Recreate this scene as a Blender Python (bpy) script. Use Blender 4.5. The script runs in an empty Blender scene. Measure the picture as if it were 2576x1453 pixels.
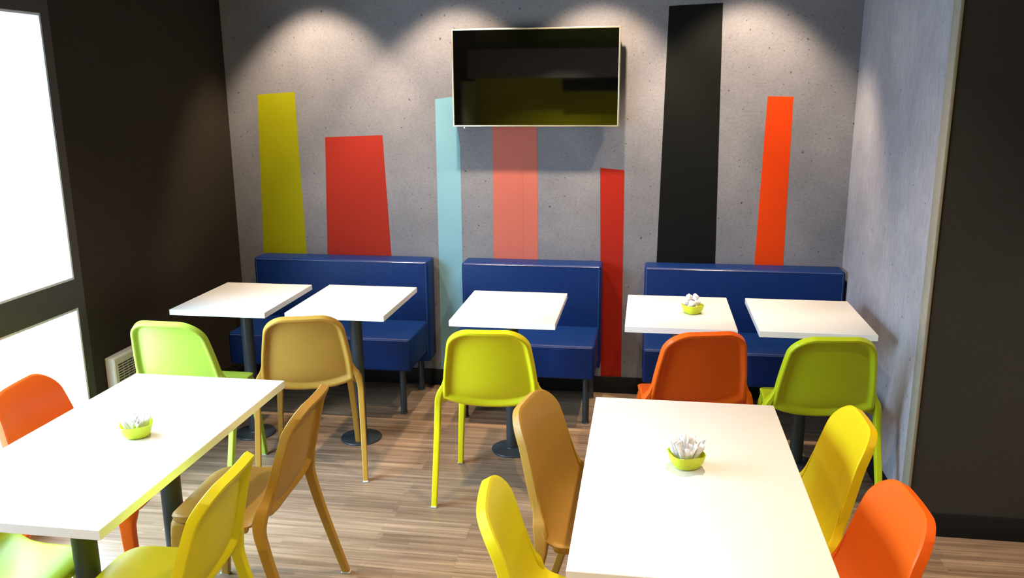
import bpy, bmesh, math, random
from mathutils import Vector, Matrix
PI = math.pi
scene = bpy.context.scene
COL = scene.collection

# ------------------------------------------------------------------ camera
IW, IH = 2576, 1453
CX, CY, CZ = 2.525, -4.8203, 1.7814
YAW, PIT, ROL, FPX = .1582, -.2345, -.0072, 2141.54
cam_data = bpy.data.cameras.new('camera')
cam = bpy.data.objects.new('camera', cam_data); COL.objects.link(cam)
cam_data.sensor_fit = 'HORIZONTAL'; cam_data.sensor_width = 36.0
cam_data.lens = FPX / IW * 36.0
cam_data.clip_start = .05; cam_data.clip_end = 200
fw = Vector((-math.sin(YAW)*math.cos(PIT), math.cos(YAW)*math.cos(PIT), math.sin(PIT)))
rt = fw.cross(Vector((0, 0, 1))).normalized(); up = rt.cross(fw)
R2 = rt*math.cos(ROL) + up*math.sin(ROL); U2 = -rt*math.sin(ROL) + up*math.cos(ROL)
cam.matrix_world = Matrix(((R2.x, U2.x, -fw.x, CX), (R2.y, U2.y, -fw.y, CY), (R2.z, U2.z, -fw.z, CZ), (0, 0, 0, 1)))
scene.camera = cam

# ------------------------------------------------------------------ colour management
scene.view_settings.view_transform = 'Standard'
scene.view_settings.look = 'None'
scene.view_settings.gamma = 1.0
scene.view_settings.use_curve_mapping = False
scene.view_settings.exposure = 0.0

# ------------------------------------------------------------------ daylight
world = bpy.data.worlds.new('daylight'); scene.world = world
world.use_nodes = True
bg = world.node_tree.nodes['Background']
bg.inputs[0].default_value = (.64, .81, 1.0, 1)
bg.inputs[1].default_value = 32.0
# overcast sky, dimmer towards the horizon (street and buildings) and over the ground
wt = world.node_tree
w_tc = wt.nodes.new('ShaderNodeTexCoord'); w_sep = wt.nodes.new('ShaderNodeSeparateXYZ'); w_rp = wt.nodes.new('ShaderNodeValToRGB')
wt.links.new(w_tc.outputs['Generated'], w_sep.inputs[0]); wt.links.new(w_sep.outputs[2], w_rp.inputs[0])
w_rp.color_ramp.elements[0].position = 0.0; w_rp.color_ramp.elements[0].color = (.28, .35, .42, 1)
w_rp.color_ramp.elements[1].position = .42; w_rp.color_ramp.elements[1].color = (.60, .82, 1.08, 1)
w_e = w_rp.color_ramp.elements.new(.16); w_e.color = (.40, .53, .70, 1)
wt.links.new(w_rp.outputs[0], bg.inputs[0])
scene.cycles.max_bounces = 8
scene.cycles.diffuse_bounces = 5
scene.cycles.sample_clamp_indirect = 6.0

WALL_X = .062            # inner face of the left wall
CEIL = 2.6
Y_BACKROOM = -7.6
X_EAST = 6.2
BAYS = [(-3.03, -1.535), (-3.72, -3.13)]
LEVELS = [(.30, .845), (.971, 2.082)]
def portal(y0, y1, z0, z1):
    ld = bpy.data.lights.new('window_daylight_portal', 'AREA')
    ld.shape = 'RECTANGLE'; ld.size = y1-y0; ld.size_y = z1-z0
    ld.cycles.is_portal = True
    o = bpy.data.objects.new('window_daylight_portal', ld); COL.objects.link(o)
    o.matrix_world = Matrix(((0, 0, -1, WALL_X-.055), (1, 0, 0, (y0+y1)/2), (0, -1, 0, (z0+z1)/2), (0, 0, 0, 1)))
for b in BAYS:
    for l in (LEVELS if b[0] > -3.1 else LEVELS[1:]): portal(b[0], b[1], l[0], l[1])

# ------------------------------------------------------------------ ceiling spotlights and added fill spots
def spot(x, y, power, size, blend, aim=(0, 0, -1), col=(1.0, .77, .53), r=.03):
    ld = bpy.data.lights.new('ceiling_or_fill_spot', 'SPOT')
    ld.energy = power; ld.spot_size = math.radians(size); ld.spot_blend = blend
    ld.color = col; ld.shadow_soft_size = r
    o = bpy.data.objects.new('ceiling_or_fill_spot', ld); COL.objects.link(o)
    o.location = (x, y, CEIL-.03)
    o.rotation_euler = Vector(aim).to_track_quat('-Z', 'Y').to_euler()
for x in (.66, 1.46, 2.24, 3.02):
    spot(x, -.48, 135, 78, .5, (0, .27, -1))
for x, y, p in ((1.2, -2.0, 90), (2.75, -1.95, 125), (.9, -4.0, 100), (2.6, -4.2, 140), (4.4, -3.0, 160), (3.2, -6.3, 620), (1.4, -6.3, 560)):  # unseen lamps: those by the camera added as fill, rearmost brighten the green wall
    spot(x, y, p, 110, .8)

# ================================================================== materials
def mat(name):
    m = bpy.data.materials.new(name); m.use_nodes = True
    nt = m.node_tree
    return m, nt, nt.nodes['Principled BSDF']
def N(nt, kind, **kw):
    n = nt.nodes.new(kind)
    for k, v in kw.items():
        if k.startswith('i_'): n.inputs[k[2:].replace('_', ' ')].default_value = v
        else: setattr(n, k, v)
    return n
def ramp(nt, src, stops):
    r = nt.nodes.new('ShaderNodeValToRGB')
    el = r.color_ramp.elements
    while len(el) < len(stops): el.new(.5)
    for e, (p, c) in zip(el, stops):
        e.position = p; e.color = (c[0], c[1], c[2], 1)
    nt.links.new(src, r.inputs[0]); return r
def coords(nt, scale):
    tc = nt.nodes.new('ShaderNodeTexCoord'); mp = nt.nodes.new('ShaderNodeMapping')
    mp.inputs['Scale'].default_value = scale
    nt.links.new(tc.outputs['Object'], mp.inputs[0]); return mp.outputs[0]
def mixc(nt, mode, f, a, b):
    m = nt.nodes.new('ShaderNodeMix'); m.data_type = 'RGBA'; m.blend_type = mode
    for sock, v in ((m.inputs[0], f), (m.inputs[6], a), (m.inputs[7], b)):
        if hasattr(v, 'links'): nt.links.new(v, sock)
        elif isinstance(v, (int, float)): sock.default_value = v
        else: sock.default_value = (v[0], v[1], v[2], 1)
    return m.outputs[2]
def bump(nt, b, h, strength, dist):
    bn = nt.nodes.new('ShaderNodeBump'); bn.inputs['Strength'].default_value = strength
    bn.inputs['Distance'].default_value = dist
    nt.links.new(h, bn.inputs['Height']); nt.links.new(bn.outputs[0], b.inputs['Normal'])
def simple(name, col, rough=.5, metal=0.0, var=.06, scale=25, bmp=0.0, spec=.5, coat=0.0):
    m, nt, b = mat(name)
    v = coords(nt, (scale,)*3)
    n = N(nt, 'ShaderNodeTexNoise', i_Scale=1.0, i_Detail=4.0); nt.links.new(v, n.inputs['Vector'])
    lo = [c*(1-var) for c in col]; hi = [min(1, c*(1+var)) for c in col]
    r = ramp(nt, n.outputs['Fac'], [(.3, lo), (.7, hi)])
    nt.links.new(r.outputs[0], b.inputs['Base Color'])
    b.inputs['Roughness'].default_value = rough; b.inputs['Metallic'].default_value = metal
    b.inputs['Specular IOR Level'].default_value = spec
    b.inputs['Coat Weight'].default_value = coat
    if bmp:
        n2 = N(nt, 'ShaderNodeTexNoise', i_Scale=12.0, i_Detail=3.0); nt.links.new(v, n2.inputs['Vector'])
        bump(nt, b, n2.outputs['Fac'], bmp, .002)
    return m

def concrete(name, streak):
    m, nt, b = mat(name)
    v = coords(nt, (1, 1, 1))
    g_ = 1.7 if streak else 1.0
    big = N(nt, 'ShaderNodeTexNoise', i_Scale=2.2, i_Detail=6.0, i_Roughness=.62); nt.links.new(v, big.inputs['Vector'])
    base = ramp(nt, big.outputs['Fac'], [(.3, (.152*g_, .150*g_, .172*g_)), (.5, (.184*g_, .182*g_, .207*g_)), (.7, (.222*g_, .218*g_, .243*g_))])
    v2 = coords(nt, (22, 22, 6) if streak else (30, 30, 42))
    fine = N(nt, 'ShaderNodeTexNoise', i_Scale=3.0 if streak else 2.0, i_Detail=8.0, i_Roughness=.75); nt.links.new(v2, fine.inputs['Vector'])
    fr = ramp(nt, fine.outputs['Fac'], [(.3, (.80,)*3), (.5, (1.0,)*3), (.72, (1.18,)*3)])
    c = mixc(nt, 'MULTIPLY', 1.0, base.outputs[0], fr.outputs[0])
    # scattered dark pits of different sizes, broken up by noise
    wn = N(nt, 'ShaderNodeTexNoise', i_Scale=30.0, i_Detail=3.0); nt.links.new(v, wn.inputs['Vector'])
    add = N(nt, 'ShaderNodeVectorMath', operation='MULTIPLY_ADD')
    nt.links.new(wn.outputs['Color'], add.inputs[0]); add.inputs[1].default_value = (.03, .03, .03); nt.links.new(v, add.inputs[2])
    for sc, th, dk, gate in ((13, .085, .34, .52), (24, .11, .45, .50), (45, .15, .60, .50)):
        vo = N(nt, 'ShaderNodeTexVoronoi', i_Scale=float(sc)); nt.links.new(add.outputs[0], vo.inputs['Vector'])
        pit = ramp(nt, vo.outputs['Distance'], [(th*.55, (1, 1, 1)), (th, (0, 0, 0))])
        sep = nt.nodes.new('ShaderNodeSeparateColor'); nt.links.new(vo.outputs['Color'], sep.inputs[0])
        g = N(nt, 'ShaderNodeMath', operation='GREATER_THAN'); g.inputs[1].default_value = gate-.10+.12*(0 if not streak else 3.4)
        nt.links.new(sep.outputs[0], g.inputs[0])
        f = N(nt, 'ShaderNodeMath', operation='MULTIPLY'); nt.links.new(pit.outputs[0], f.inputs[0]); nt.links.new(g.outputs[0], f.inputs[1])
        d = mixc(nt, 'MULTIPLY', 1.0, c, (dk, dk, dk))
        c = mixc(nt, 'MIX', f.outputs[0], c, d)
    nt.links.new(c, b.inputs['Base Color'])
    b.inputs['Roughness'].default_value = .65; b.inputs['Specular IOR Level'].default_value = .15
    bump(nt, b, fine.outputs['Fac'], .12, .003)
    return m

def floor_mat():
    m, nt, b = mat('wood_plank_floor')
    v = coords(nt, (1, 1, 1))
    br = N(nt, 'ShaderNodeTexBrick', offset=.37, squash=1.0)
    br.inputs['Scale'].default_value = 1.0; br.inputs['Brick Width'].default_value = .92
    br.inputs['Row Height'].default_value = .118; br.inputs['Mortar Size'].default_value = .0009
    br.inputs['Mortar Smooth'].default_value = .2; br.inputs['Bias'].default_value = 0
    br.inputs['Color1'].default_value = (0, 0, 0, 1); br.inputs['Color2'].default_value = (1, 1, 1, 1); br.inputs['Mortar'].default_value = (.4, .4, .4, 1)
    nt.links.new(v, br.inputs['Vector'])
    br2 = N(nt, 'ShaderNodeTexBrick', offset=.61)
    br2.inputs['Scale'].default_value = 1.0; br2.inputs['Brick Width'].default_value = .37
    br2.inputs['Row Height'].default_value = .0197; br2.inputs['Mortar Size'].default_value = 0
    br2.inputs['Color1'].default_value = (0, 0, 0, 1); br2.inputs['Color2'].default_value = (1, 1, 1, 1)
    nt.links.new(v, br2.inputs['Vector'])
    sc = N(nt, 'ShaderNodeVectorMath', operation='MULTIPLY_ADD')     # shift the grain from plank to plank
    nt.links.new(br.outputs['Color'], sc.inputs[0]); sc.inputs[1].default_value = (7.3, 3.1, 0); nt.links.new(v, sc.inputs[2])
    mp = nt.nodes.new('ShaderNodeMapping'); mp.inputs['Scale'].default_value = (2.4, 85, 1); nt.links.new(sc.outputs[0], mp.inputs[0])
    gr = N(nt, 'ShaderNodeTexNoise', i_Scale=1.0, i_Detail=5.0, i_Roughness=.6, i_Distortion=.35); nt.links.new(mp.outputs[0], gr.inputs['Vector'])
    mp2 = nt.nodes.new('ShaderNodeMapping'); mp2.inputs['Scale'].default_value = (1.1, 22, 1); nt.links.new(sc.outputs[0], mp2.inputs[0])
    gr2 = N(nt, 'ShaderNodeTexNoise', i_Scale=1.0, i_Detail=3.0, i_Roughness=.5); nt.links.new(mp2.outputs[0], gr2.inputs['Vector'])
    base = ramp(nt, gr.outputs['Fac'], [(.25, (.19, .118, .072)), (.45, (.30, .20, .13)), (.6, (.38, .262, .175)), (.78, (.48, .345, .24))])
    c = mixc(nt, 'MULTIPLY', .8, base.outputs[0], ramp(nt, gr2.outputs['Fac'], [(.3, (.62, .6, .58)), (.7, (1.22, 1.2, 1.18))]).outputs[0])
    c = mixc(nt, 'MULTIPLY', .8, c, ramp(nt, br.outputs['Color'], [(0, (.74, .72, .70)), (1, (1.18, 1.2, 1.22))]).outputs[0])
    c = mixc(nt, 'MULTIPLY', .6, c, ramp(nt, br2.outputs['Color'], [(0, (.72, .70, .68)), (1, (1.22, 1.22, 1.2))]).outputs[0])
    nt.links.new(c, b.inputs['Base Color'])
    rr = ramp(nt, gr.outputs['Fac'], [(.3, (.36,)*3), (.7, (.27,)*3)])
    nt.links.new(rr.outputs[0], b.inputs['Roughness'])
    bump(nt, b, gr.outputs['Fac'], .05, .001)
    return m

def woven(name, c0, c1):        # dark paper with a fine horizontal weave
    m, nt, b = mat(name)
    v = coords(nt, (60, 60, 420))
    n = N(nt, 'ShaderNodeTexNoise', i_Scale=1.0, i_Detail=4.0, i_Roughness=.6); nt.links.new(v, n.inputs['Vector'])
    v2 = coords(nt, (1.5, 1.5, 1.5))
    n2 = N(nt, 'ShaderNodeTexNoise', i_Scale=1.0, i_Detail=3.0); nt.links.new(v2, n2.inputs['Vector'])
    a = ramp(nt, n.outputs['Fac'], [(.3, c0), (.7, c1)])
    c = mixc(nt, 'MULTIPLY', .5, a.outputs[0], ramp(nt, n2.outputs['Fac'], [(.3, (.8,)*3), (.7, (1.2,)*3)]).outputs[0])
    nt.links.new(c, b.inputs['Base Color']); b.inputs['Roughness'].default_value = .7
    b.inputs['Specular IOR Level'].default_value = .12
    bump(nt, b, n.outputs['Fac'], .25, .001)
    return m

def glass_mat():
    m = bpy.data.materials.new('window_glass'); m.use_nodes = True
    nt = m.node_tree; nt.nodes.clear()
    out = nt.nodes.new('ShaderNodeOutputMaterial'); mx = nt.nodes.new('ShaderNodeMixShader')
    tr = nt.nodes.new('ShaderNodeBsdfTransparent'); tr.inputs[0].default_value = (.93, .97, .96, 1)
    gl = nt.nodes.new('ShaderNodeBsdfGlossy'); gl.inputs['Roughness'].default_value = .02
    lw = nt.nodes.new('ShaderNodeLayerWeight')
    pw = N(nt, 'ShaderNodeMath', operation='POWER'); pw.inputs[1].default_value = 5.0
    ml = N(nt, 'ShaderNodeMath', operation='MULTIPLY_ADD'); ml.inputs[1].default_value = .7; ml.inputs[2].default_value = .03
    nt.links.new(lw.outputs['Facing'], pw.inputs[0]); nt.links.new(pw.outputs[0], ml.inputs[0])
    nt.links.new(ml.outputs[0], mx.inputs[0]); nt.links.new(tr.outputs[0], mx.inputs[1]); nt.links.new(gl.outputs[0], mx.inputs[2])
    nt.links.new(mx.outputs[0], out.inputs[0])
    return m

M_CONC = concrete('cast_concrete_paper', False)
M_CONC2 = concrete('brushed_concrete_paper', True)
M_FLOOR = floor_mat()
M_DARK = woven('dark_brown_wall_paper', (.022, .0175, .0135), (.033, .0265, .019))
M_DARK2 = woven('charcoal_wall_paper', (.036, .034, .033), (.048, .045, .042))
M_WFRAME = simple('dark_window_surround', (.040, .036, .032), .55)
M_ALU = simple('grey_aluminium', (.60, .68, .74), .45, 0)
M_SKIRT = simple('black_skirting', (.007, .007, .007), .6, spec=.2)
M_TRIM = simple('beige_metal_corner_strip', (.33, .31, .25), .45, .2)
M_GLASS = glass_mat()
M_CEIL = simple('dark_ceiling_paint', (.10, .10, .10), .8)
M_GREEN = simple('green_wall_paint', (.52, .60, .0), .7, spec=.1)
M_BULK = simple('grey_bulkhead_paint', (.36, .38, .42), .8)
M_EAST = simple('grey_wall_paint', (.35, .34, .33), .8)
M_TOP = simple('white_laminate', (.82, .81, .785), .32, var=.01)
M_EDGE = simple('white_edge_band', (.84, .85, .86), .4, var=.01)
M_POST = simple('blue_black_powder_coat', (.040, .050, .060), .42, .1, var=.1)
M_BLUE = simple('navy_vinyl', (.003, .022, .120), .42, var=.12, scale=60, bmp=.15, spec=.22)
M_PIPE = simple('navy_vinyl_piping', (.05, .075, .20), .22, var=.05)
M_BLEG = simple('dark_grey_steel', (.035, .042, .05), .4, .3)
M_GLIDE = simple('frosted_clear_plastic', (.55, .57, .58), .3, var=.02)
PLAST = {
    'lime': simple('lime_green_plastic', (.33, .47, .05), .42, var=.03, scale=8, spec=.3),
    'green': simple('olive_green_plastic', (.42, .52, .008), .42, var=.03, scale=8, spec=.3),
    'yellow': simple('yellow_plastic', (.74, .68, .010), .42, var=.03, scale=8, spec=.3),
    'gold': simple('golden_yellow_plastic', (.72, .54, .005), .42, var=.03, scale=8, spec=.3),
    'tan': simple('tan_plastic', (.44, .245, .040), .46, var=.05, scale=8, spec=.3),
    'orange': simple('orange_plastic', (.80, .118, .005), .42, var=.03, scale=8, spec=.3),
}

# ================================================================== helpers
def link(name, me, m=None, parent=None):
    o = bpy.data.objects.new(name, me); COL.objects.link(o)
    if m is not None and me is not None: me.materials.append(m)
    if parent: o.parent = parent
    return o
def smooth(me, angle=35):
    me.shade_smooth() if hasattr(me, 'shade_smooth') else None
    try:
        me.set_sharp_from_angle(angle=math.radians(angle))
    except Exception: pass
def bm_obj(name, bm, m, parent=None, ang=35):
    bmesh.ops.recalc_face_normals(bm, faces=bm.faces[:])
    me = bpy.data.meshes.new(name); bm.to_mesh(me); bm.free()
    smooth(me, ang)
    return link(name, me, m, parent)
def add_box(bm, lo, hi, bev=0, seg=2):
    ret = bmesh.ops.create_cube(bm, size=1)
    vs = ret['verts']
    for v in vs:
        v.co = Vector([lo[i] + (v.co[i]+.5)*(hi[i]-lo[i]) for i in range(3)])
    if bev:
        es = list({e for v in vs for e in v.link_edges})
        bmesh.ops.bevel(bm, geom=es, offset=bev, segments=seg, profile=.5, affect='EDGES')
def box(name, lo, hi, m, parent=None, bev=0, seg=2):
    bm = bmesh.new(); add_box(bm, lo, hi, bev, seg); return bm_obj(name, bm, m, parent)
def add_lathe(bm, prof, n=40, cx=0, cy=0, z0=0):
    rings = []
    for r, z in prof:
        rings.append([bm.verts.new((cx+r*math.cos(2*PI*i/n), cy+r*math.sin(2*PI*i/n), z0+z)) for i in range(n)])
    for a, b_ in zip(rings, rings[1:]):
        for i in range(n): bm.faces.new((a[i], a[(i+1) % n], b_[(i+1) % n], b_[i]))
    bm.faces.new(rings[0][::-1]); bm.faces.new(rings[-1])
def lathe(name, prof, m, parent=None, n=40, cx=0, cy=0, z0=0):
    bm = bmesh.new(); add_lathe(bm, prof, n, cx, cy, z0); return bm_obj(name, bm, m, parent, 30)
def prism(name, pts, y0, y1, m, parent=None):       # polygon in x,z with thickness along y
    bm = bmesh.new()
    a = [bm.verts.new((x, y0, z)) for x, z in pts]; b_ = [bm.verts.new((x, y1, z)) for x, z in pts]
    bm.faces.new(a); bm.faces.new(b_[::-1])
    for i in range(len(pts)):
        j = (i+1) % len(pts); bm.faces.new((a[i], b_[i], b_[j], a[j]))
    return bm_obj(name, bm, m, parent)
def tag(o, label, cat, group=None):
    o['label'] = label; o['category'] = cat
    if group: o['group'] = group
    return o
def thing(name, label, cat, loc=(0, 0, 0), rz=0, group=None):
    o = bpy.data.objects.new(name, None); COL.objects.link(o); o.empty_display_size = .1
    o.location = loc; o.rotation_euler = (0, 0, rz)
    return tag(o, label, cat, group)
def struct(o, label=None):
    o['kind'] = 'structure'
    if label: o['label'] = label
    return o
def copy_tree(o, parent=None):
    c = o.copy(); COL.objects.link(c)
    if parent is not None: c.parent = parent
    for ch in list(o.children): copy_tree(ch, c)
    return c

# ================================================================== the room
struct(box('floor', (WALL_X-.3, Y_BACKROOM, -.08), (X_EAST+.1, .1, 0), M_FLOOR), 'brown striped wood plank floor')
struct(box('ceiling', (WALL_X-.3, Y_BACKROOM, CEIL), (X_EAST+.1, .1, CEIL+.1), M_CEIL), 'dark ceiling')
wall_back = struct(box('wall_back', (WALL_X, 0, 0), (3.6, .12, CEIL), M_CONC), 'grey pitted concrete-look back wall')
struct(box('wall_right', (3.6, -1.462, 0), (3.75, .12, CEIL), M_CONC2), 'grey streaky concrete-look return wall')
struct(box('wall_far_right', (3.604, -1.47, 0), (X_EAST, -1.35, CEIL), M_DARK2), 'charcoal wall facing the room')
struct(box('wall_east', (X_EAST, Y_BACKROOM, 0), (X_EAST+.1, -1.35, CEIL), M_EAST), 'grey side wall')
struct(box('wall_near', (WALL_X-.05, Y_BACKROOM-.12, 0), (X_EAST+.1, Y_BACKROOM, CEIL), M_GREEN), 'green wall opposite')
struct(box('trim_1', (3.594, -1.4745, 0), (3.606, -1.395, CEIL), M_TRIM, bev=.001), 'beige metal strip on the wall corner')
struct(box('trim_2', (WALL_X, Y_BACKROOM, 1.88), (X_EAST, Y_BACKROOM+.5, 2.26), M_BULK), 'grey bulkhead on the green wall')
struct(box('trim_3', (1.35, Y_BACKROOM+.002, 1.70), (2.15, Y_BACKROOM+.35, 1.88), M_SKIRT), 'dark box under the bulkhead')

# left wall built around its window openings
bm = bmesh.new()
x0, x1 = WALL_X-.05, WALL_X
add_box(bm, (x0, -1.49, 0), (x1, .1, CEIL))
ybot = Y_BACKROOM
add_box(bm, (x0, ybot, 2.15), (x1, -1.49, CEIL))
add_box(bm, (x0, ybot, 0), (x1, -3.77, 2.15))
struct(bm_obj('wall_left', bm, M_DARK), 'dark brown wallpapered left wall')
# dark framed glazing, one structure per bay
wi = 0
for bi, (ya, yb) in enumerate(BAYS):
    for li, (za, zb) in enumerate(reversed(LEVELS if bi == 0 else LEVELS[1:])):
        wi += 1
        bm = bmesh.new()
        yl = ya-.05
        yr = yb+.045 if bi == 0 else yb+.04
        if bi == 0: yr = -1.488
        zl, zh = ((.908 if bi == 0 else 0), 2.15) if li == 0 else (0, .908)
        xo, xi = x0+.002, x1+.006
        add_box(bm, (xo, yl, zl), (xi, ya, zh)); add_box(bm, (xo, yb, zl), (xi, yr, zh))
        add_box(bm, (xo, ya, zl), (xi, yb, za)); add_box(bm, (xo, ya, zb), (xi, yb, zh))
        w = struct(bm_obj('window_%d' % wi, bm, M_WFRAME), 'dark surround of a tall bright window' if li == 0 else 'dark surround of a low bright window')
        bm = bmesh.new(); t = .012; xa, xb = x1-.040, x1+.004
        add_box(bm, (xa, ya, za), (xb, ya+t, zb), .002); add_box(bm, (xa, yb-t, za), (xb, yb, zb), .002)
        add_box(bm, (xa, ya+t, za), (xb, yb-t, za+t), .002); add_box(bm, (xa, ya+t, zb-t), (xb, yb-t, zb), .002)
        f = bm_obj('window_frame', bm, M_ALU, w); f['label'] = 'grey aluminium glazing frame'
        box('window_pane', (x1-.034, ya+t, za+t), (x1-.028, yb-t, zb-t), M_GLASS, w)

struct(box('window_stand_in', (WALL_X, -7.5, 0), (WALL_X+.03, -6.62, 1.84), simple('pale_panel_paint', (.42, .52, .50), .6)), 'pale grey-green panel standing in for a window by the green wall')  # panel added for the screen reflection, in place of a dim window
# skirtings
struct(box('baseboard_back', (WALL_X+.012, -.012, 0), (3.588, 0, .10), M_SKIRT, bev=.002), 'black skirting along the back wall')
struct(box('baseboard_left', (WALL_X, -1.48, 0), (WALL_X+.012, 0, .10), M_SKIRT, bev=.002), 'black skirting along the left wall')
struct(box('baseboard_right', (3.588, -1.42, 0), (3.6, 0, .10), M_SKIRT, bev=.002), 'black skirting along the return wall')
struct(box('baseboard_far_right', (3.61, -1.483, 0), (X_EAST, -1.47, .097), M_SKIRT, bev=.002), 'black skirting along the charcoal wall')

# painted stripes, parts of the back wall
STR = [
 ('lime green painted stripe', (.27, .265, .002), [(.255, 1.739), (.484, 1.754), (.497, .70), (.215, .70)]),
 ('brick red painted stripe', (.30, .022, .012), [(.655, 1.495), (1.003, 1.507), (1.031, .70), (.625, .70)]),
 ('pale blue painted stripe', (.19, .37, .45), [(1.322, 1.709), (1.425, 1.722), (1.462, 1.45), (1.462, .101), (1.316, .101)]),
 ('salmon pink painted stripe', (.46, .125, .095), [(1.651, 1.70), (1.903, 1.70), (1.912, .70), (1.649, .70)]),
 ('narrow red painted stripe reaching the skirting', (.31, .016, .008), [(2.262, 1.329), (2.397, 1.317), (2.405, .101), (2.286, .101)]),
 ('black painted stripe, the tallest', (.0045, .005, .005), [(2.612, 2.186), (2.891, 2.196), (2.918, .70), (2.589, .70)]),
 ('bright orange-red painted stripe', (.62, .045, .003), [(3.147, 1.716), (3.280, 1.713), (3.286, .70), (3.129, .70)]),
]
for i, (lab, c, pts) in enumerate(STR):
    s = prism('painted_stripe', pts, -.0012, .0005, simple('stripe_paint', c, .7, var=.03, scale=6, spec=.1), wall_back)
    s['label'] = lab
s = prism('paper_seam', [(1.822, 1.60), (1.8235, 1.60), (1.8245, .70), (1.823, .70)], -.0017, -.0011, simple('seam_shade', (.35, .11, .08), .7), wall_back)
s['label'] = 'thin paper seam in the salmon stripe'

# ================================================================== television
tv = thing('wall_television', 'flat television with champagne metal bezel on the concrete wall', 'television', (1.905, 0, 1.56))
W2, HT = .4595, .523
bm = bmesh.new(); YB = -.100
bz = .0095
add_box(bm, (-W2, YB, 0), (W2, YB+.022, bz), .003); add_box(bm, (-W2, YB, HT-bz), (W2, YB+.022, HT), .003)
add_box(bm, (-W2, YB, bz-.003), (-W2+bz, YB+.022, HT-bz+.003), .003); add_box(bm, (W2-bz, YB, bz-.003), (W2, YB+.022, HT-bz+.003), .003)
bm_obj('bezel', bm, simple('champagne_metal', (.62, .60, .48), .25, .8), tv)
mS, nt, b = mat('glossy_black_screen')
nn = N(nt, 'ShaderNodeTexNoise', i_Scale=2.0); rr = ramp(nt, nn.outputs['Fac'], [(.3, (.0008, .0008, .0008)), (.7, (.0012, .0012, .0012))])
nt.links.new(rr.outputs[0], b.inputs['Base Color']); b.inputs['Roughness'].default_value = .03
b.inputs['IOR'].default_value = 1.85
box('screen', (-W2+bz-.002, YB+.004, bz-.002), (W2-bz+.002, YB+.014, HT-bz+.002), mS, tv)
box('housing', (-W2+.012, YB+.022, .012), (W2-.012, YB+.055, HT-.012), simple('black_plastic', (.012, .012, .012), .5), tv, .008)
wb = bmesh.new(); add_box(wb, (-.2, YB+.05, .12), (.2, -.03, .40), .004); add_box(wb, (-.25, -.032, .1), (.25, -.0005, .42), .003)
bm_obj('wall_bracket', wb, simple('black_steel', (.02, .02, .02), .5, .5), tv)
box('sensor_light', (-.40, YB+.002, -.010), (-.392, YB+.012, .001), simple('sensor_grey', (.7, .7, .7), .3), tv, .002)
box('maker_mark', (-.017, YB-.0006, .0022), (.017, YB+.001, .0052), simple('dark_print', (.16, .15, .09), .5), tv)

# ================================================================== benches
def bench(xa, xb, label, leg_in=(.06, .06)):
    t = thing('banquette_bench', label, 'bench', ((xa+xb)/2, -.28, 0), 0, 'banquette benches along the back wall')
    h = (xb-xa)/2
    oy = .28
    bm = bmesh.new(); add_box(bm, (-h, -.168+oy, .20), (h, -.013+oy, .802), .014, 4)
    bk = bm_obj('backrest', bm, M_BLUE, t, 40)
    bm = bmesh.new()
    for s in (-1, 1):
        add_box(bm, (s*(h-.013)-.0025, -.1690+oy, .25), (s*(h-.013)+.0025, -.160+oy, .79), .002, 1)
    add_box(bm, (-h+.012, -.1690+oy, .789), (h-.012, -.1655+oy, .7945), .0015, 1)
    bm_obj('piping', bm, M_PIPE, bk)
    bm = bmesh.new(); add_box(bm, (-h+.003, -.560+oy, .268), (h-.010, -.1685+oy, .452), .014, 4)
    st = bm_obj('seat', bm, M_BLUE, t, 40)
    bm = bmesh.new(); add_box(bm, (-h+.014, -.5612+oy, .438), (h-.022, -.5575+oy, .4435), .0015, 1)
    bm_obj('piping', bm, M_PIPE, st)
    for sx, ins in ((-1, leg_in[0]), (1, leg_in[1])):
        for yy in (-.487, -.10):
            top = .272 if yy < -.2 else .205
            lathe('leg', [(.021, 0), (.021, .004), (.018, .006), (.018, top)], M_BLEG, t, 20, sx*(h-ins), yy+oy, 0)
    return t
bench(.232, 1.292, 'navy blue padded bench on the left, below the lime and brick red stripes', (.09, .075))
bench(1.492, 2.287, 'short navy blue padded bench in the middle, below the television', (.075, .055))
bench(2.525, 3.586, 'navy blue padded bench on the right, below the black stripe', (.08, .08))

# ================================================================== tables
def small_table(x, y, label, top_w=.4845, top_d=.588):
    t = thing('square_cafe_table', label, 'table', (x, y, 0), 0, 'small cafe tables along the benches')
    box('tabletop', (-top_w/2, -top_d/2, .717), (top_w/2, top_d/2, .745), M_TOP, t, .0018, 2)
    e = bmesh.new(); tt = .0006
    add_box(e, (-top_w/2-tt, -top_d/2-tt, .7185), (top_w/2+tt, -top_d/2, .7435)); add_box(e, (-top_w/2-tt, top_d/2, .7185), (top_w/2+tt, top_d/2+tt, .7435))
    add_box(e, (-top_w/2-tt, -top_d/2, .7185), (-top_w/2, top_d/2, .7435)); add_box(e, (top_w/2, -top_d/2, .7185), (top_w/2+tt, top_d/2, .7435))
    bm_obj('edge_band', e, M_EDGE, t)
    lathe('post', [(.031, .008), (.031, .705)], M_POST, t, 32)
    bm = bmesh.new(); add_box(bm, (-.13, -.16, .703), (.13, .16, .7172), .003, 1); bm_obj('top_plate', bm, M_POST, t)
    lathe('base_disc', [(.105, 0), (.106, .004), (.104, .009), (.060, .013), (.036, .016), (.034, .020)], M_POST, t, 48)
    return t
TABS = [(.5128, -.8697, 'small white table nearest the dark left wall'),
        (1.0916, -.8535, 'small white table behind the tan chair, before the left bench'),
        (1.8948, -.8864, 'small white table behind the yellow chair, before the middle bench'),
        (2.6885, -.8768, 'small white table carrying the small bowl of crumpled sachets'),
        (3.2659, -.8757, 'empty small white table beside the grey return wall')]
t0 = None
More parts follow.
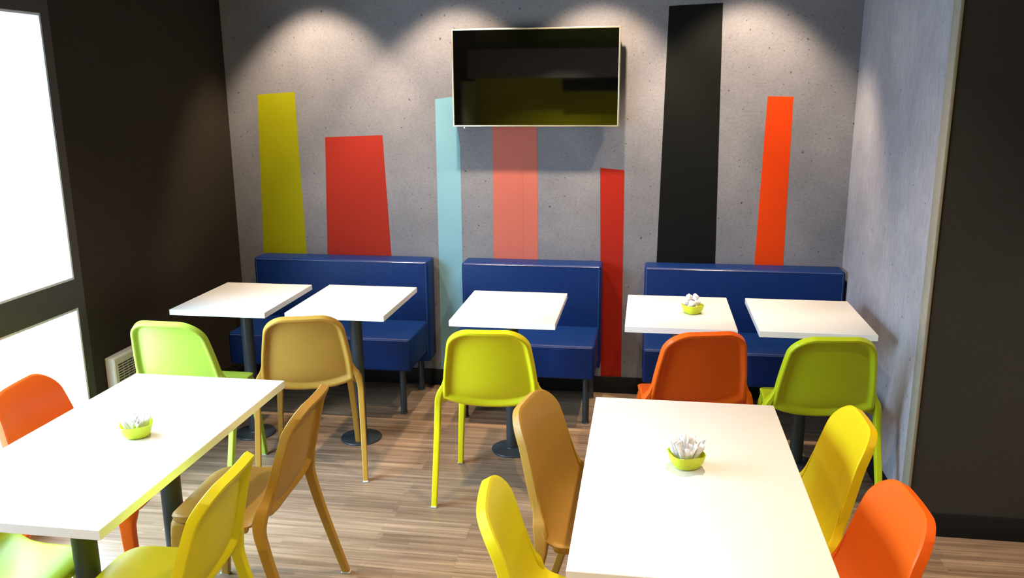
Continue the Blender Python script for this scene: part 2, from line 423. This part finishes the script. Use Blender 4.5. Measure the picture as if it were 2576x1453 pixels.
for x, y, lab in TABS:
    if t0 is None: t0 = t = small_table(x, y, lab)
    else:
        t = copy_tree(t0); t.location = (x, y, 0); t['label'] = lab
def big_table(x, yback, label):
    w, l = .5861, 1.083
    t = thing('long_dining_table', label, 'table', (x, yback-l/2, 0), 0, 'long white tables in the foreground')
    box('tabletop', (-w/2, -l/2, .717), (w/2, l/2, .745), M_TOP, t, .0018, 2)
    e = bmesh.new(); tt = .0006
    add_box(e, (-w/2-tt, -l/2-tt, .7185), (w/2+tt, -l/2, .7435)); add_box(e, (-w/2-tt, l/2, .7185), (w/2+tt, l/2+tt, .7435))
    add_box(e, (-w/2-tt, -l/2, .7185), (-w/2, l/2, .7435)); add_box(e, (w/2, -l/2, .7185), (w/2+tt, l/2, .7435))
    bm_obj('edge_band', e, M_EDGE, t)
    for yy in (.227, -.225):
        lathe('post', [(.034, .008), (.034, .705)], M_POST, t, 32, 0, yy)
        lathe('base_disc', [(.15, 0), (.151, .004), (.149, .009), (.08, .013), (.04, .016), (.038, .020)], M_POST, t, 48, 0, yy)
        bm = bmesh.new(); add_box(bm, (-.15, yy-.10, .703), (.15, yy+.10, .7172), .003, 1); bm_obj('top_plate', bm, M_POST, t)
    return t
big_table(.950, -2.054, 'long white table by the window, left foreground')
big_table(2.667, -2.065, 'long white table in the right foreground')

# ================================================================== chairs
def interp(tab, s):
    if s <= tab[0][0]: return tab[0][1]
    for (a, va), (b_, vb) in zip(tab, tab[1:]):
        if s <= b_:
            t = (s-a)/(b_-a); return va+(vb-va)*t
    return tab[-1][1]
def catmull(pts, n):
    out = []
    P = [2*Vector(pts[0])-Vector(pts[1])] + [Vector(p) for p in pts] + [2*Vector(pts[-1])-Vector(pts[-2])]
    for i in range(1, len(P)-2):
        for k in range(n):
            t = k/n
            out.append(.5*((2*P[i]) + (P[i+1]-P[i-1])*t + (2*P[i-1]-5*P[i]+4*P[i+1]-P[i+2])*t*t + (3*P[i]-P[i-1]-3*P[i+1]+P[i+2])*t**3))
    out.append(P[-2]); return out
PROF = [(.232, .418), (.215, .431), (.18, .438), (.12, .436), (.06, .431), (0, .429), (-.055, .434), (-.098, .453),
        (-.129, .487), (-.149, .533), (-.166, .60), (-.180, .66), (-.195, .72), (-.212, .770), (-.230, .808)]
CUR = catmull([(0, y, z) for y, z in PROF], 12)
ARC = [0.0]
for a, b_ in zip(CUR, CUR[1:]): ARC.append(ARC[-1]+(b_-a).length)
S_TOT = ARC[-1]
def cur(s):
    import bisect
    i = min(max(bisect.bisect_right(ARC, s)-1, 0), len(CUR)-2)
    t = (s-ARC[i])/(ARC[i+1]-ARC[i])
    p = CUR[i].lerp(CUR[i+1], t)
    a = CUR[max(i-2, 0)]; b2 = CUR[min(i+3, len(CUR)-1)]
    return p, (b2-a).normalized()
def s_at(idx): return ARC[idx*12]
S_BEND = s_at(7); S_D = s_at(9); S_E = s_at(12)
NAR = [(0, .186), (s_at(3), .193), (s_at(5), .200), (s_at(6), .205), (S_BEND, .207), (s_at(8), .207), (S_D, .206), (s_at(10), .199), (s_at(11), .190), (S_E, .180), (s_at(13), .171), (S_TOT, .163)]
SHO = [(0, 0), (s_at(3), 0), (s_at(4), .004), (s_at(5), .013), (s_at(5)+.03, .023), (s_at(6), .032), (s_at(7), .037), (s_at(7)+.018, .037), (s_at(8)-.004, .032), (s_at(8)+.014, .016), (s_at(9)-.018, .003), (s_at(9), 0), (S_TOT, 0)]
def nar(s): return sum(interp(NAR, s+d*.01) for d in range(-4, 5))/9
def wid(s): return nar(s)+interp(SHO, s)
R_TOP, R_FRONT = .090, .080
def halfw(s):
    w = wid(s)
    if s > S_TOT-R_TOP:
        d = s-(S_TOT-R_TOP); return w-R_TOP+math.sqrt(max(R_TOP**2-d*d, 0))
    if s < R_FRONT:
        d = R_FRONT-s; return w-R_FRONT+math.sqrt(max(R_FRONT**2-d*d, 0))
    return w
def edge_dist(x, s):
    w = wid(s)
    r = R_TOP if s > S_TOT/2 else R_FRONT
    ds = (S_TOT-s) if s > S_TOT/2 else s
    qx = abs(x)-(w-r); qs = r-ds
    if qx > 0 and qs > 0: return r-math.hypot(qx, qs)
    return min(w-abs(x), ds)
def sst(a, b_, x):
    t = min(max((x-a)/(b_-a), 0), 1); return t*t*(3-2*t)
def surf(x, s):
    p, tg = cur(s)
    nrm = Vector((0, -tg.z, tg.y))           # points to the back/underside
    if nrm.z > 0 and s < S_BEND: nrm = -nrm
    k = sst(s_at(6), S_D, s)
    u = abs(x)/.2
    top = sst(S_E, S_TOT, s)
    fwd = (.026*k*(1-.35*top))*u*u           # back cupped forward at its sides
    lift = .010*(1-k)*(u**2)*sst(0, .12, s)  # seat slightly dished
    over = max(abs(x)-(nar(s)-.012), 0)
    if interp(SHO, s) > 0: lift -= 2.5*over*over      # the shoulder rolls over into the rear leg
    return Vector((x, p.y+fwd, p.z+lift)), nrm
S_LIP = s_at(7)-.012
def thick(x, s):
    d = edge_dist(x, s)
    sl = S_LIP+.048*(abs(x)/.2)**2            # the curved lower lip behind the seat
    if s > S_LIP-.03:
        n_ = nar(s)
        dn = n_-abs(x) if s < s_at(10) else d
        t = .009
        if s >= sl-.002: t = .030+(.007-.030)*sst(.012, .032, min(dn if dn > 0 else 0, max(s-sl, 0)))
        if abs(x) > n_: t = min(t, .030-(.018)*sst(0, .010, abs(x)-n_))
        b = sst(S_LIP-.03, S_LIP-.005, s)
        if s < sl-.002: t = .030+(.009-.030)*sst(.0, .016, sl-s) if abs(x) < n_ else .012
        ap = .027+(.007-.027)*sst(.013, .024, d)
        return max(t, ap*(1-b))
    return .027+(.007-.027)*sst(.013, .024, d)
NU, = (64,)
def rows():
    ss = []
    n = 14
    for i in range(n): ss.append(R_FRONT*(1-math.cos(i/n*PI/2)))
    mid0, mid1 = R_FRONT, S_TOT-R_TOP
    m = 230
    for i in range(m): ss.append(mid0+(mid1-mid0)*i/m)
    for i in range(n+1): ss.append(mid1+R_TOP*math.sin(i/n*PI/2))
    return ss
SS = rows()
def ucoord(i):
    t = 2*i/NU-1
    return math.sin(t*PI/2)*.55+t*.45
def shell_mesh(i0, i1, cap0, cap1):
    bm = bmesh.new()
    A, B = [], []
    for r in range(i0, i1+1):
        s = SS[r]; w = halfw(s); ra, rb = [], []
        for i in range(NU+1):
            x = ucoord(i)*w
            p, n_ = surf(x, s)
            d = edge_dist(x, s)
            e = .0035*(1-sst(0, .008, d))     # rounded front edge
            ra.append(bm.verts.new(p+n_*e))
            rb.append(bm.verts.new(p+n_*(thick(x, s)-.6*e)+Vector((math.copysign(min(.003, abs(x)), -x)*(1-sst(0, .004, d)), 0, 0))))
        A.append(ra); B.append(rb)
    for r in range(len(A)-1):
        for i in range(NU):
            bm.faces.new((A[r][i], A[r][i+1], A[r+1][i+1], A[r+1][i]))
            bm.faces.new((B[r][i], B[r+1][i], B[r+1][i+1], B[r][i+1]))
        bm.faces.new((A[r][0], A[r+1][0], B[r+1][0], B[r][0]))
        bm.faces.new((A[r][NU], B[r][NU], B[r+1][NU], A[r+1][NU]))
    for i in range(NU):
        if cap0: bm.faces.new((A[0][i], B[0][i], B[0][i+1], A[0][i+1]))
        if cap1: bm.faces.new((A[-1][i], A[-1][i+1], B[-1][i+1], B[-1][i]))
    bmesh.ops.recalc_face_normals(bm, faces=bm.faces[:])
    me = bpy.data.meshes.new('shell'); bm.to_mesh(me); bm.free(); smooth(me, 50)
    return me
def sweep_mesh(stations, n=28, power=7):
    bm = bmesh.new(); rings = []
    for st_ in stations:
        c, a, b_, ha, hb = st_[:5]; pw = st_[5] if len(st_) > 5 else power
        ring = []
        for i in range(n):
            t = 2*PI*(i+.5)/n; cs, sn = math.cos(t), math.sin(t)
            ring.append(bm.verts.new(Vector(c)+Vector(a)*ha*math.copysign(abs(cs)**(2/pw), cs)+Vector(b_)*hb*math.copysign(abs(sn)**(2/pw), sn)))
        rings.append(ring)
    for p, q in zip(rings, rings[1:]):
        for i in range(n): bm.faces.new((p[i], p[(i+1) % n], q[(i+1) % n], q[i]))
    bm.faces.new(rings[0][::-1]); bm.faces.new(rings[-1])
    bmesh.ops.recalc_face_normals(bm, faces=bm.faces[:])
    me = bpy.data.meshes.new('leg'); bm.to_mesh(me); bm.free(); smooth(me, 50)
    return me
def rear_leg(s):
    # shoulder grows out of the seat side, then runs straight down and back
    key = [((.1900, -.152, .602), .0025, .010), ((.1985, -.139, .550), .0055, .0125), ((.2080, -.130, .516), .0095, .0155), ((.2205, -.121, .490), .0125, .0205), ((.2300, -.113, .457), .0138, .0215), ((.2335, -.112, .420), .0136, .0185),
           ((.2345, -.119, .380), .0134, .0172), ((.2365, -.143, .28), .0130, .0160), ((.239, -.187, .13), .0124, .0145), ((.241, -.226, .005), .0118, .0135)]
    pts = [Vector((k[0][0]*s, k[0][1], k[0][2])) for k in key]
    st = []
    dense = catmull(pts, 6)
    for j, p in enumerate(dense):
        i = min(j//6, len(key)-2); t = (j-6*i)/6
        ha = key[i][1]+(key[i+1][1]-key[i][1])*t; hb = key[i][2]+(key[i+1][2]-key[i][2])*t
        tg = (dense[min(j+1, len(dense)-1)]-dense[max(j-1, 0)]).normalized()
        b_ = Vector((0, 1, 0)); a = tg.cross(b_).normalized(); b2 = a.cross(tg).normalized()
        if tg.z > -.999 and j == len(dense)-1: a, b2 = Vector((1, 0, 0)), Vector((0, 1, 0))
        st.append((p, a, b2, ha, hb))
    return sweep_mesh(st)
def front_leg(s):
    key = [((.145, .176, .414), .028, .041, 2.6), ((.151, .181, .403), .028, .038, 3.0), ((.160, .187, .386), .0215, .030, 4.0), ((.169, .191, .362), .0162, .0236, 5.5),
           ((.1745, .1955, .30), .0148, .0215, 7), ((.184, .210, .16), .0130, .0180, 7), ((.192, .224, .005), .0120, .0150, 7)]
    pts = [Vector((k[0][0]*s, k[0][1], k[0][2])) for k in key]
    st = []; dense = catmull(pts, 6)
    for j, p in enumerate(dense):
        i = min(j//6, len(key)-2); t = (j-6*i)/6
        st.append((p, (1, 0, 0), (0, 1, 0), key[i][1]+(key[i+1][1]-key[i][1])*t, key[i][2]+(key[i+1][2]-key[i][2])*t, key[i][3]+(key[i+1][3]-key[i][3])*t))
    return sweep_mesh(st)
def glide_mesh():
    bm = bmesh.new(); add_box(bm, (-.0125, -.0175, 0), (.0125, .0175, .007), .002, 1)
    bmesh.ops.recalc_face_normals(bm, faces=bm.faces[:])
    me = bpy.data.meshes.new('glide'); bm.to_mesh(me); bm.free(); me.materials.append(M_GLIDE); return me
ISPLIT = min(range(len(SS)), key=lambda i: abs(SS[i]-(S_LIP-.02)))
SHAPES = None
def make_chair(colour):
    global SHAPES
    if SHAPES is None:
        SHAPES = (shell_mesh(0, ISPLIT, True, False), shell_mesh(ISPLIT, len(SS)-1, False, True),
                  {s: rear_leg(s) for s in (-1, 1)}, {s: front_leg(s) for s in (-1, 1)}, glide_mesh())
    se, ba, rl, fl, gm = SHAPES
    t = thing('moulded_chair', 'chair', 'chair')
    m = PLAST[colour]
    link('seat', se.copy(), m, t); link('backrest', ba.copy(), m, t)
    for s in (-1, 1):
        l = link('leg', rl[s].copy(), m, t); g = link('glide', gm, None, l); g.location = (.241*s, -.226, 0)
        l = link('leg', fl[s].copy(), m, t); g = link('glide', gm, None, l); g.location = (.193*s, .228, 0)
    return t
CHAIRS = [
 ('lime', .482, -1.337, -.02, 'lime green chair at the small table beside the dark left wall'),
 ('tan', .978, -1.188, .300, 'tan chair seen from behind at the small table before the left bench'),
 ('yellow', 1.876, -1.286, .065, 'yellow chair seen from behind at the small table before the middle bench'),
 ('orange', 2.733, -1.199, .240, 'orange chair at the small table with the small bowl'),
 ('green', 3.260, -1.200, .100, 'olive green chair beside the grey return wall'),
 ('tan', 1.234, -2.330, 1.624, 'tan chair on the aisle side of the window table'),
 ('orange', .642, -2.335, -1.45, 'orange chair against the window at the left table'),
 ('yellow', 1.230, -2.891, 1.624, 'yellow chair on the aisle side of the window table, in front of the tan one'),
 ('green', .69, -2.93, -1.57, 'green chair pushed under the near end of the window table'),
 ('tan', 2.396, -2.315, -1.76, 'tan chair on the left side of the right-hand long table'),
 ('yellow', 2.388, -2.905, -1.46, 'yellow-green chair at the left near end of the right-hand long table'),
 ('gold', 2.953, -2.295, 1.60, 'yellow chair on the right side of the right-hand long table'),
 ('orange', 2.951, -2.823, 1.628, 'orange chair on the right near side of the right-hand long table'),
]
protos = {}
for colour, x, y, rz, lab in CHAIRS:
    if colour in protos: t = copy_tree(protos[colour])
    else: t = protos[colour] = make_chair(colour)
    t.location = (x, y, 0); t.rotation_euler = (0, 0, rz); t['label'] = lab; t['group'] = 'moulded plastic chairs'

# ================================================================== heater
ht = thing('panel_heater', 'white electric panel heater with slotted grille on the dark left wall', 'heater', (WALL_X, -1.10, .16))
hw, hh, hd = .30, .405, .046
box('casing', (.0005, -hw, 0), (hd, hw, hh), simple('white_enamel', (.74, .75, .74), .4, var=.02), ht, .006, 3)
box('front_panel', (hd-.001, -hw+.006, .006), (hd+.0025, hw-.006, hh-.008), simple('cream_enamel', (.60, .57, .50), .4, var=.02), ht, .001, 1)
bm = bmesh.new(); nc = 14; cw = (2*hw-.05)/nc
for c in range(nc):
    for r in range(10):
        ya = -hw+.025+c*cw; z = hh-.040-r*.0125
        add_box(bm, (hd+.002, ya+.0025, z-.0032), (hd+.0035, ya+cw-.0025, z+.0032))
bm_obj('grille', bm, simple('grille_shade', (.035, .030, .022), .7), ht)

# ================================================================== bowls and their sachets
M_BOWL = simple('lime_bowl_plastic', (.56, .66, .012), .35, var=.02)
M_SACH = simple('white_paper_sachet', (.86, .85, .86), .6, var=.03, scale=120)
M_SACHG = simple('printed_grey_paper_sachet', (.70, .68, .71), .6, var=.28, scale=160)
def bowl(name, x, y, z, rz, label, rx=.048, h=.041):
    o = thing(name, label, 'bowl', (x, y, z), rz, 'lime bowls of sachets')
    bm = bmesh.new(); n = 48; rings = []
    def sq(r, t, p): return r/((abs(math.cos(t))**p+abs(math.sin(t))**p)**(1/p))
    prof = [(.0, 0, 2), (.55, 0, 2.4), (.70, .002, 2.6), (.82, .010, 2.9), (.92, .022, 3.1), (1.0, h, 3.3), (.965, h+.0008, 3.3), (.94, h-.003, 3.3), (.88, .020, 3.1), (.78, .011, 2.8), (.62, .0045, 2.4), (0, .004, 2)]
    for k, z_, p in prof[1:-1]:
        rings.append([bm.verts.new((sq(rx*k, 2*PI*i/n, p)*math.cos(2*PI*i/n), sq(rx*k, 2*PI*i/n, p)*math.sin(2*PI*i/n), z_)) for i in range(n)])
    for a, b_ in zip(rings, rings[1:]):
        for i in range(n): bm.faces.new((a[i], a[(i+1) % n], b_[(i+1) % n], b_[i]))
    bm.faces.new(rings[0][::-1]); bm.faces.new(rings[-1])
    bm_obj('bowl_body', bm, M_BOWL, o, 60)
    return o
def sachet_mesh(L, w, bend, m):
    bm = bmesh.new(); n = 9; rows_ = []
    for i in range(n+1):
        t = i/n; z = t*L; th = .0032*math.sin(PI*t)**.5+.0004
        cx = bend*math.sin(PI*t)
        r = []
        for a in range(8):
            an = 2*PI*a/8
            r.append(bm.verts.new((w/2*math.cos(an), th*math.sin(an)+cx, z)))
        rows_.append(r)
    for a, b_ in zip(rows_, rows_[1:]):
        for i in range(8): bm.faces.new((a[i], a[(i+1) % 8], b_[(i+1) % 8], b_[i]))
    bm.faces.new(rows_[0][::-1]); bm.faces.new(rows_[-1])
    bmesh.ops.recalc_face_normals(bm, faces=bm.faces[:])
    me = bpy.data.meshes.new('sugar_sachet'); bm.to_mesh(me); bm.free(); me.shade_smooth(); me.materials.append(m); return me
SM = [sachet_mesh(.082, .016, .004, M_SACH), sachet_mesh(.075, .014, -.003, M_SACH), sachet_mesh(.08, .013, .002, M_SACHG)]
def fill(x, y, z, n, lean, label, group, seed, skew=(0, 0), length=1.0):
    rnd = random.Random(seed)
    for i in range(n):
        a = 2*PI*i/n+rnd.uniform(-.25, .25); q = math.sqrt((i*.618) % 1.0)
        r = .003+.018*q
        dx, dy = math.cos(a)*r, math.sin(a)*r
        tilt = Vector((math.cos(a)*q*lean+skew[0]+rnd.uniform(-.04, .04), math.sin(a)*q*lean+skew[1]+rnd.uniform(-.04, .04), 1)).normalized()
        o = link('sugar_sachet', rnd.choice(SM))
        qd = tilt.to_track_quat('Z', 'Y')
        o.rotation_mode = 'QUATERNION'; o.rotation_quaternion = qd @ Vector((0, 0, 1)).rotation_difference(Vector((0, 0, 1))) @ __import__('mathutils').Quaternion((0, 0, 1), rnd.uniform(0, PI))
        o.location = (x+dx*.8, y+dy*.8, z+.006); o.scale = (1, 1, length*rnd.uniform(.85, 1.0))
        tag(o, label, 'sachet', group)
ZT = .7455
bowl('sachet_bowl', 2.655, -2.575, ZT, .35, 'lime bowl of paper sachets on the right-hand long table')
fill(2.655, -2.575, ZT, 30, .56, 'upright paper sugar sachet in the lime bowl on the right-hand long table', 'sachets in the bowl on the right-hand long table', 3)
bowl('sachet_bowl', 1.003, -2.595, ZT, .55, 'lime bowl of paper sachets on the window table')
fill(1.003, -2.595, ZT, 24, .50, 'upright paper sugar sachet in the lime bowl on the window table', 'sachets in the bowl on the window table', 8, (.08, 0), .85)
bowl('sachet_bowl', 2.751, -.905, ZT, .6, 'lime bowl of crumpled sachets on the small table behind the orange chair', .046)
def crumple(seed):
    rnd = random.Random(seed)
    bm = bmesh.new(); bmesh.ops.create_icosphere(bm, subdivisions=3, radius=.0145)
    for v in bm.verts:
        d = v.co.normalized()
        k = 1+.28*math.sin(d.x*9+seed)*math.cos(d.y*8-seed*2)+.18*math.sin(d.z*13+seed*3)+rnd.uniform(-.035, .035)
        v.co = Vector((d.x*1.05, d.y*.9, d.z))*.0145*k
    me = bpy.data.meshes.new('crumpled_sachet'); bm.to_mesh(me); bm.free(); me.shade_smooth(); me.materials.append(M_SACH); return me
CM = [crumple(k) for k in range(4)]
rnd = random.Random(5)
CR = [(-.0135, -.0135, .030), (.0135, -.0135, .031), (.0135, .0135, .030), (-.0135, .0135, .031), (-.001, .001, .047), (-.028, -.001, .053), (.024, -.003, .054), (.002, .029, .055), (.000, -.026, .053), (-.013, .012, .075), (.016, .010, .078)]
for i, (dx, dy, dz) in enumerate(CR):
    o = link('crumpled_sachet', CM[i % 4]); o.location = (2.751+dx-.004, -.905+dy, ZT+dz-.004)
    o.rotation_euler = (rnd.uniform(0, 6), rnd.uniform(0, 6), rnd.uniform(0, 6))
    tag(o, 'crumpled white paper sachet in the bowl on the small table', 'sachet', 'crumpled sachets in the small table bowl')
